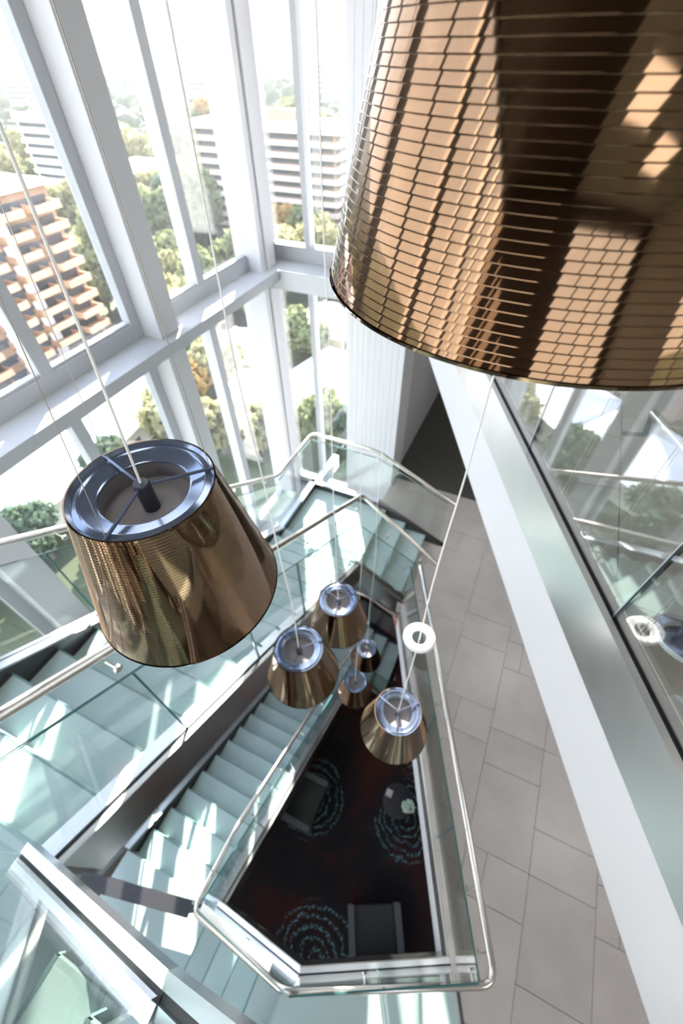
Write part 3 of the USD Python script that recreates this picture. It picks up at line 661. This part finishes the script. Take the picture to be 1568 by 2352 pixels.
def block(name, label, cat, x0, x1, y0, y1, floors, fh, wall, slab, wins=True, balcony=None, roof='roof_white', group=None):
    t = thing(name, label, cat, ((x0 + x1) / 2, (y0 + y1) / 2, GZ), group)
    H = floors * fh
    obj('wall', bx(x0, x1, y0, y1, GZ, GZ + H), wall, t, smooth=False)
    r_ = obj('roof', bx(x0 - .6, x1 + .6, y0 - .6, y1 + .6, GZ + H, GZ + H + .9), roof, t, smooth=False)
    obj('roof_box', bx(x0 + (x1 - x0) * .35, x0 + (x1 - x0) * .6, y0 + (y1 - y0) * .3, y0 + (y1 - y0) * .7, GZ + H + .9, GZ + H + 3.6), wall, r_, smooth=False)
    for k in range(floors):
        z = GZ + k * fh
        if slab: obj('floor_band', [bx(x0 - 1.3, x1 + .2, y0 - 1.3, y0, z + fh - 1.25, z + fh), bx(x0 - 1.3, x0, y0, y1, z + fh - 1.25, z + fh)], slab, t, smooth=False)
        if wins:
            w = obj('window_row', [bx(x0 + .8, x1 - .8, y0 - .06, y0, z + .3, z + fh - 1.3), bx(x0 - .06, x0, y0 + .8, y1 - .8, z + .3, z + fh - 1.3)], 'window_dark', t, smooth=False)
        if balcony: balcony(t, k, z)
    return t
# tan brick apartment block at left, stacked balconies
def bal(t, k, z):
    for i, x in enumerate((10, 19, 28, 37, 46, 54, 61.5)):
        o = 0 if i % 2 else .8
        b = obj('balcony', [bx(x, x + 5.6, 90.2 - o, 93.2, z + .0, z + .2), bx(x, x + 5.6, 90.2 - o, 90.4 - o, z + .2, z + 1.25), bx(x, x + .2, 90.4 - o, 93.2, z + .2, z + 1.25), bx(x + 5.4, x + 5.6, 90.4 - o, 93.2, z + .2, z + 1.25)], 'tan_brick', t, smooth=False)
        if (i * 7 + k * 3) % 3: obj('blind', bx(x + .5, x + 3.0, 93.0, 93.1, z + .4, z + 2.5), 'curtain_white', b, smooth=False)
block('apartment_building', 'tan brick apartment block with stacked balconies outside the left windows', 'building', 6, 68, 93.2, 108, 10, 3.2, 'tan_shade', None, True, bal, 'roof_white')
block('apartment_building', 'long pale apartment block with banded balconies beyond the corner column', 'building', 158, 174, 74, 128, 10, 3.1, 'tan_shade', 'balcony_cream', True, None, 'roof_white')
block('apartment_tower', 'white tower with stacked round-cornered floors beyond the brick block', 'building', 150, 166, 188, 206, 10, 3.1, 'concrete_white', 'concrete_white', True, None)
block('white_hall', 'long flat white building in the trees beyond the middle windows', 'building', 168, 204, 178, 196, 3, 3.6, 'concrete_white', None, True)
FAR = [(330, 430, 18, 20, 9, 'pale slab block in the haze above the brick block'), (300, 330, 16, 16, 14, 'pale tall tower in the haze left of the white hall'), (395, 300, 22, 18, 9, 'pale wide block in the haze behind the white hall'),
       (430, 205, 20, 24, 12, 'pale tower in the haze above the long banded block'), (560, 380, 16, 22, 15, 'slim pale tower far off above the middle pane'), (600, 215, 26, 20, 13, 'pale far block right of the corner mullion'),
       (480, 600, 24, 22, 15, 'pale far tower at the top of the leftmost pane'), (250, 430, 18, 22, 7, 'low pale block in the haze at the left edge'), (350, 130, 22, 18, 6, 'low white block beyond the right end of the banded block'), (820, 640, 24, 26, 16, 'faintest white tower on the skyline')]
for i, (x, y, w_, d_, fl_, lab) in enumerate(FAR):
    block('distant_building', lab, 'building', x, x + w_, y, y + d_, fl_, 3.1, 'concrete_white', 'concrete_white' if i % 2 else None, True, None)
far_spots = [(f[0], f[1]) for f in FAR]

def house(label, x, y, w, d, h, rot, roof='roof_white', pitch=.42):
    t = thing('house', label, 'house', (x, y, GZ))
    a = math.radians(rot); T = trimesh.transformations.rotation_matrix(a, (0, 0, 1)); T[:3, 3] = (x, y, GZ)
    def put(nm, m, mt_, par):
        m = m.copy(); m.apply_transform(T); return obj(nm, m, mt_, par, smooth=False)
    put('wall', bx(-w / 2, w / 2, -d / 2, d / 2, 0, h), 'house_wall', t)
    e = .7; rh = d / 2 * pitch; X, Y = w / 2 + e, d / 2 + e; rx = max(w / 2 - d / 2 * .55, .6)
    v = [(-X, -Y, h), (X, -Y, h), (X, Y, h), (-X, Y, h), (-rx, 0, h + rh), (rx, 0, h + rh), (-X, -Y, h - .25), (X, -Y, h - .25), (X, Y, h - .25), (-X, Y, h - .25)]
    f = [[0, 1, 5], [0, 5, 4], [2, 3, 4], [2, 4, 5], [1, 2, 5], [3, 0, 4], [6, 8, 7], [6, 9, 8]]
    for i in range(4):
        j = (i + 1) % 4; f += [[6 + i, 6 + j, j], [6 + i, j, i]]
    r_ = put('roof', trimesh.Trimesh(v, f, process=False), roof, t)
    put('chimney', bx(rx * .3, rx * .3 + .9, .4, 1.2, h + rh * .5, h + rh + 1.1), 'house_wall', r_)
    for k in range(4):
        xx = -w / 2 + (k + .5) * w / 4; put('window', bx(xx - .7, xx + .7, -d / 2 - .08, -d / 2, 1.0, 2.4), 'window_dark', t)
house('white hip-roofed house behind the top of the left lamp', 47, 68, 22, 16, 4.5, 8)
house('large white-roofed house below the left edge windows', 22, 66, 26, 17, 4.5, -4)
house('small white-roofed house seen left of the corner column', 73, 58, 14, 11, 4.5, 30)
house('white-roofed house seen low between the corner column and mullion', 59, 45, 16, 12, 4.0, 22)
house('white gabled house right of the corner column', 68, 33, 20, 18, 4.5, -12)
house('white-roofed house behind the yellow trees of the corner window', 92, 46, 16, 12, 4.5, 10)
house('brown-roofed house beside the long white roof at left', 35, 84, 14, 9, 4.5, 12, 'roof_brown')
house('white-roofed house in the trees past the left lamp cord', 60, 84, 15, 10, 4.5, -20)
house('white-roofed house in front of the long banded block', 122, 92, 18, 12, 4.5, 15)
house('white-roofed house in the yellow trees beyond the middle pane', 110, 118, 18, 12, 4.5, -25)
house('white-roofed house far down between lawn and lamp', 9, 82, 16, 11, 4.5, 5)

def crown(seed, n, h):
    r = np.random.default_rng(seed); ce = r.normal(size=(9, 3)); ce /= np.linalg.norm(ce, axis=1)[:, None]; ce = ce * (.55, .55, .42) + (0, 0, .1); v, f = [], []
    for i in range(n):
        c = ce[r.integers(9)]; d = r.normal(size=3); d /= np.linalg.norm(d); q = c + d * .48 * r.random() ** .3
        a = r.normal(size=3); a /= np.linalg.norm(a); b = np.cross(a, d); b /= np.linalg.norm(b); s = .08 + .08 * r.random()
        k = len(v); v += [q - a * s, q + b * s * .6, q + a * s, q - b * s * .6]; f += [[k, k + 1, k + 2], [k, k + 2, k + 3]]
    return np.array(v), np.array(f)
protos = []
kinds = [('leaf_yellow', 'yellow-green leafy tree'), ('leaf_green', 'mid-green leafy tree'), ('leaf_dark', 'dark green leafy tree'), ('leaf_amber', 'amber-leaved tree')]
rings = [(78, 'close below'), (110, 'among the houses'), (190, 'near the big blocks'), (330, 'in middle distance'), (9999, 'in far haze')]
sectors = [(27, 'right of the corner column'), (38, 'just left of the corner column'), (48, 'two panes from the corner'), (58, 'three panes from the corner'), (64, 'four panes from the corner'), (72, 'five panes from the corner'), (180, 'at the left edge')]
foot = [(6, 68, 86, 110), (150, 178, 70, 132), (145, 170, 184, 210), (164, 208, 174, 200), (34, 62, 57, 80), (8, 36, 56, 76), (64, 81, 50, 66), (50, 69, 37, 53), (56, 82, 22, 44), (82, 101, 38, 54), (28, 44, 78, 90), (52, 69, 76, 91), (112, 133, 84, 100), (100, 120, 110, 127), (0, 18, 75, 89)]
rt = random.Random(77); first = {}; count = 0; tries = 0; put_ = []
spots = [(15.5, 53.5, 4.5), (7, 54, 5.5), (20, 52, 3.5), (30, 52, 5), (9, 60, 3), (36, 52, 5), (43, 51, 6), (50, 56, 6), (60, 56, 7), (64, 69, 6), (48, 38, 5.5), (40, 45, 5), (80, 46, 6), (76, 20, 6), (84, 30, 7), (88, 24, 6), (42, 36, 5), (52, 28, 5)]
while count < 292 and tries < 9000:
    tries += 1
    if tries <= len(spots): x, y, s = spots[tries - 1]
    else:
        a = math.radians(rt.uniform(16, 88)); d = 56 * (10 ** rt.uniform(0, .86)); x, y = d * math.cos(a), d * math.sin(a); s = rt.uniform(4.5, 8.0) * (1 + d / 700)
        if any(x0 - 3 < x < x1 + 3 and y0 - 3 < y < y1 + 3 for x0, x1, y0, y1 in foot) or any(u0 - 4 < x < u0 + 30 and v0 - 4 < y < v0 + 34 for u0, v0 in far_spots): continue
    d = math.hypot(x, y); k = rt.choices((0, 1, 2, 3), (5, 4, 1, 2))[0]; z_ = next(w for lim, w in rings if d < lim) + ', ' + next(w for lim, w in sectors if math.degrees(math.atan2(y, x)) < lim)
    if any(math.hypot(x - a_, y - b_) < .62 * (s + c_) for a_, b_, c_ in put_): continue
    put_.append((x, y, s)); label = ('small ' if s < 5.6 else 'broad ' if s > 7.6 else '') + kinds[k][1] + ' ' + z_; grp = label.replace('tree', 'trees', 1)
    if k not in first:
        p = thing('tree', label, 'tree', (x, y, GZ), grp); first[k] = (p, s)
        v, f = crown(10 + k, 2400, 1); v = v * (s, s, s) + (x, y, GZ + s * 1.25)
        obj('crown', (v, f), kinds[k][0], p, smooth=False); obj('trunk', rod((x, y, GZ), (x, y, GZ + s * 1.1), s * .07, 8), 'bark', p)
    else: copy(first[k][0], 'tree', (x, y, GZ), rt.uniform(0, 360), s / first[k][1] * np.array((1, 1, rt.uniform(.85, 1.2))), label, 'tree', grp)
    count += 1

# unbroken woods between and beyond the far buildings
rw = random.Random(41); ico = trimesh.creation.icosphere(2); wv, wf = [], []
for i in range(900):
    a = math.radians(rw.uniform(16, 84)); d = 330 * 10 ** rw.uniform(0, .72); x, y = d * math.cos(a), d * math.sin(a); s = rw.uniform(6, 10) * (1 + d / 2500)
    if any(u0 - 8 < x < u0 + 36 and v0 - 8 < y < v0 + 36 for u0, v0 in far_spots): continue
    n3 = noise(ico.vertices * 1.9 + i * 3.1, 7); v = ico.vertices * (.75 + .55 * n3)[:, None] * (s, s, s * 1.05) + (x, y, GZ + s * .8)
    wf.append(ico.faces + len(ico.vertices) * len(wv)); wv.append(v)
obj('woodland', (np.vstack(wv), np.vstack(wf)), 'leaf_wood', smooth=False, label='unbroken hazy woodland around the far pale towers', cat='trees', kind='stuff')

# thin bright haze over the city, starting well outside the glass
MAT['haze'] = usdkit.material(stage, '/World/Looks/haze', {'v': ('principled_volume', {'color': (1, 1, 1), 'density': .00017, 'anisotropy': 0.1})}, volume='v.volume')
obj('haze', bx(-300, 3000, 34, 3000, GZ + .5, GZ + 420), 'haze', smooth=False, label='thin white haze hanging over the city beyond the windows', cat='haze', kind='stuff')
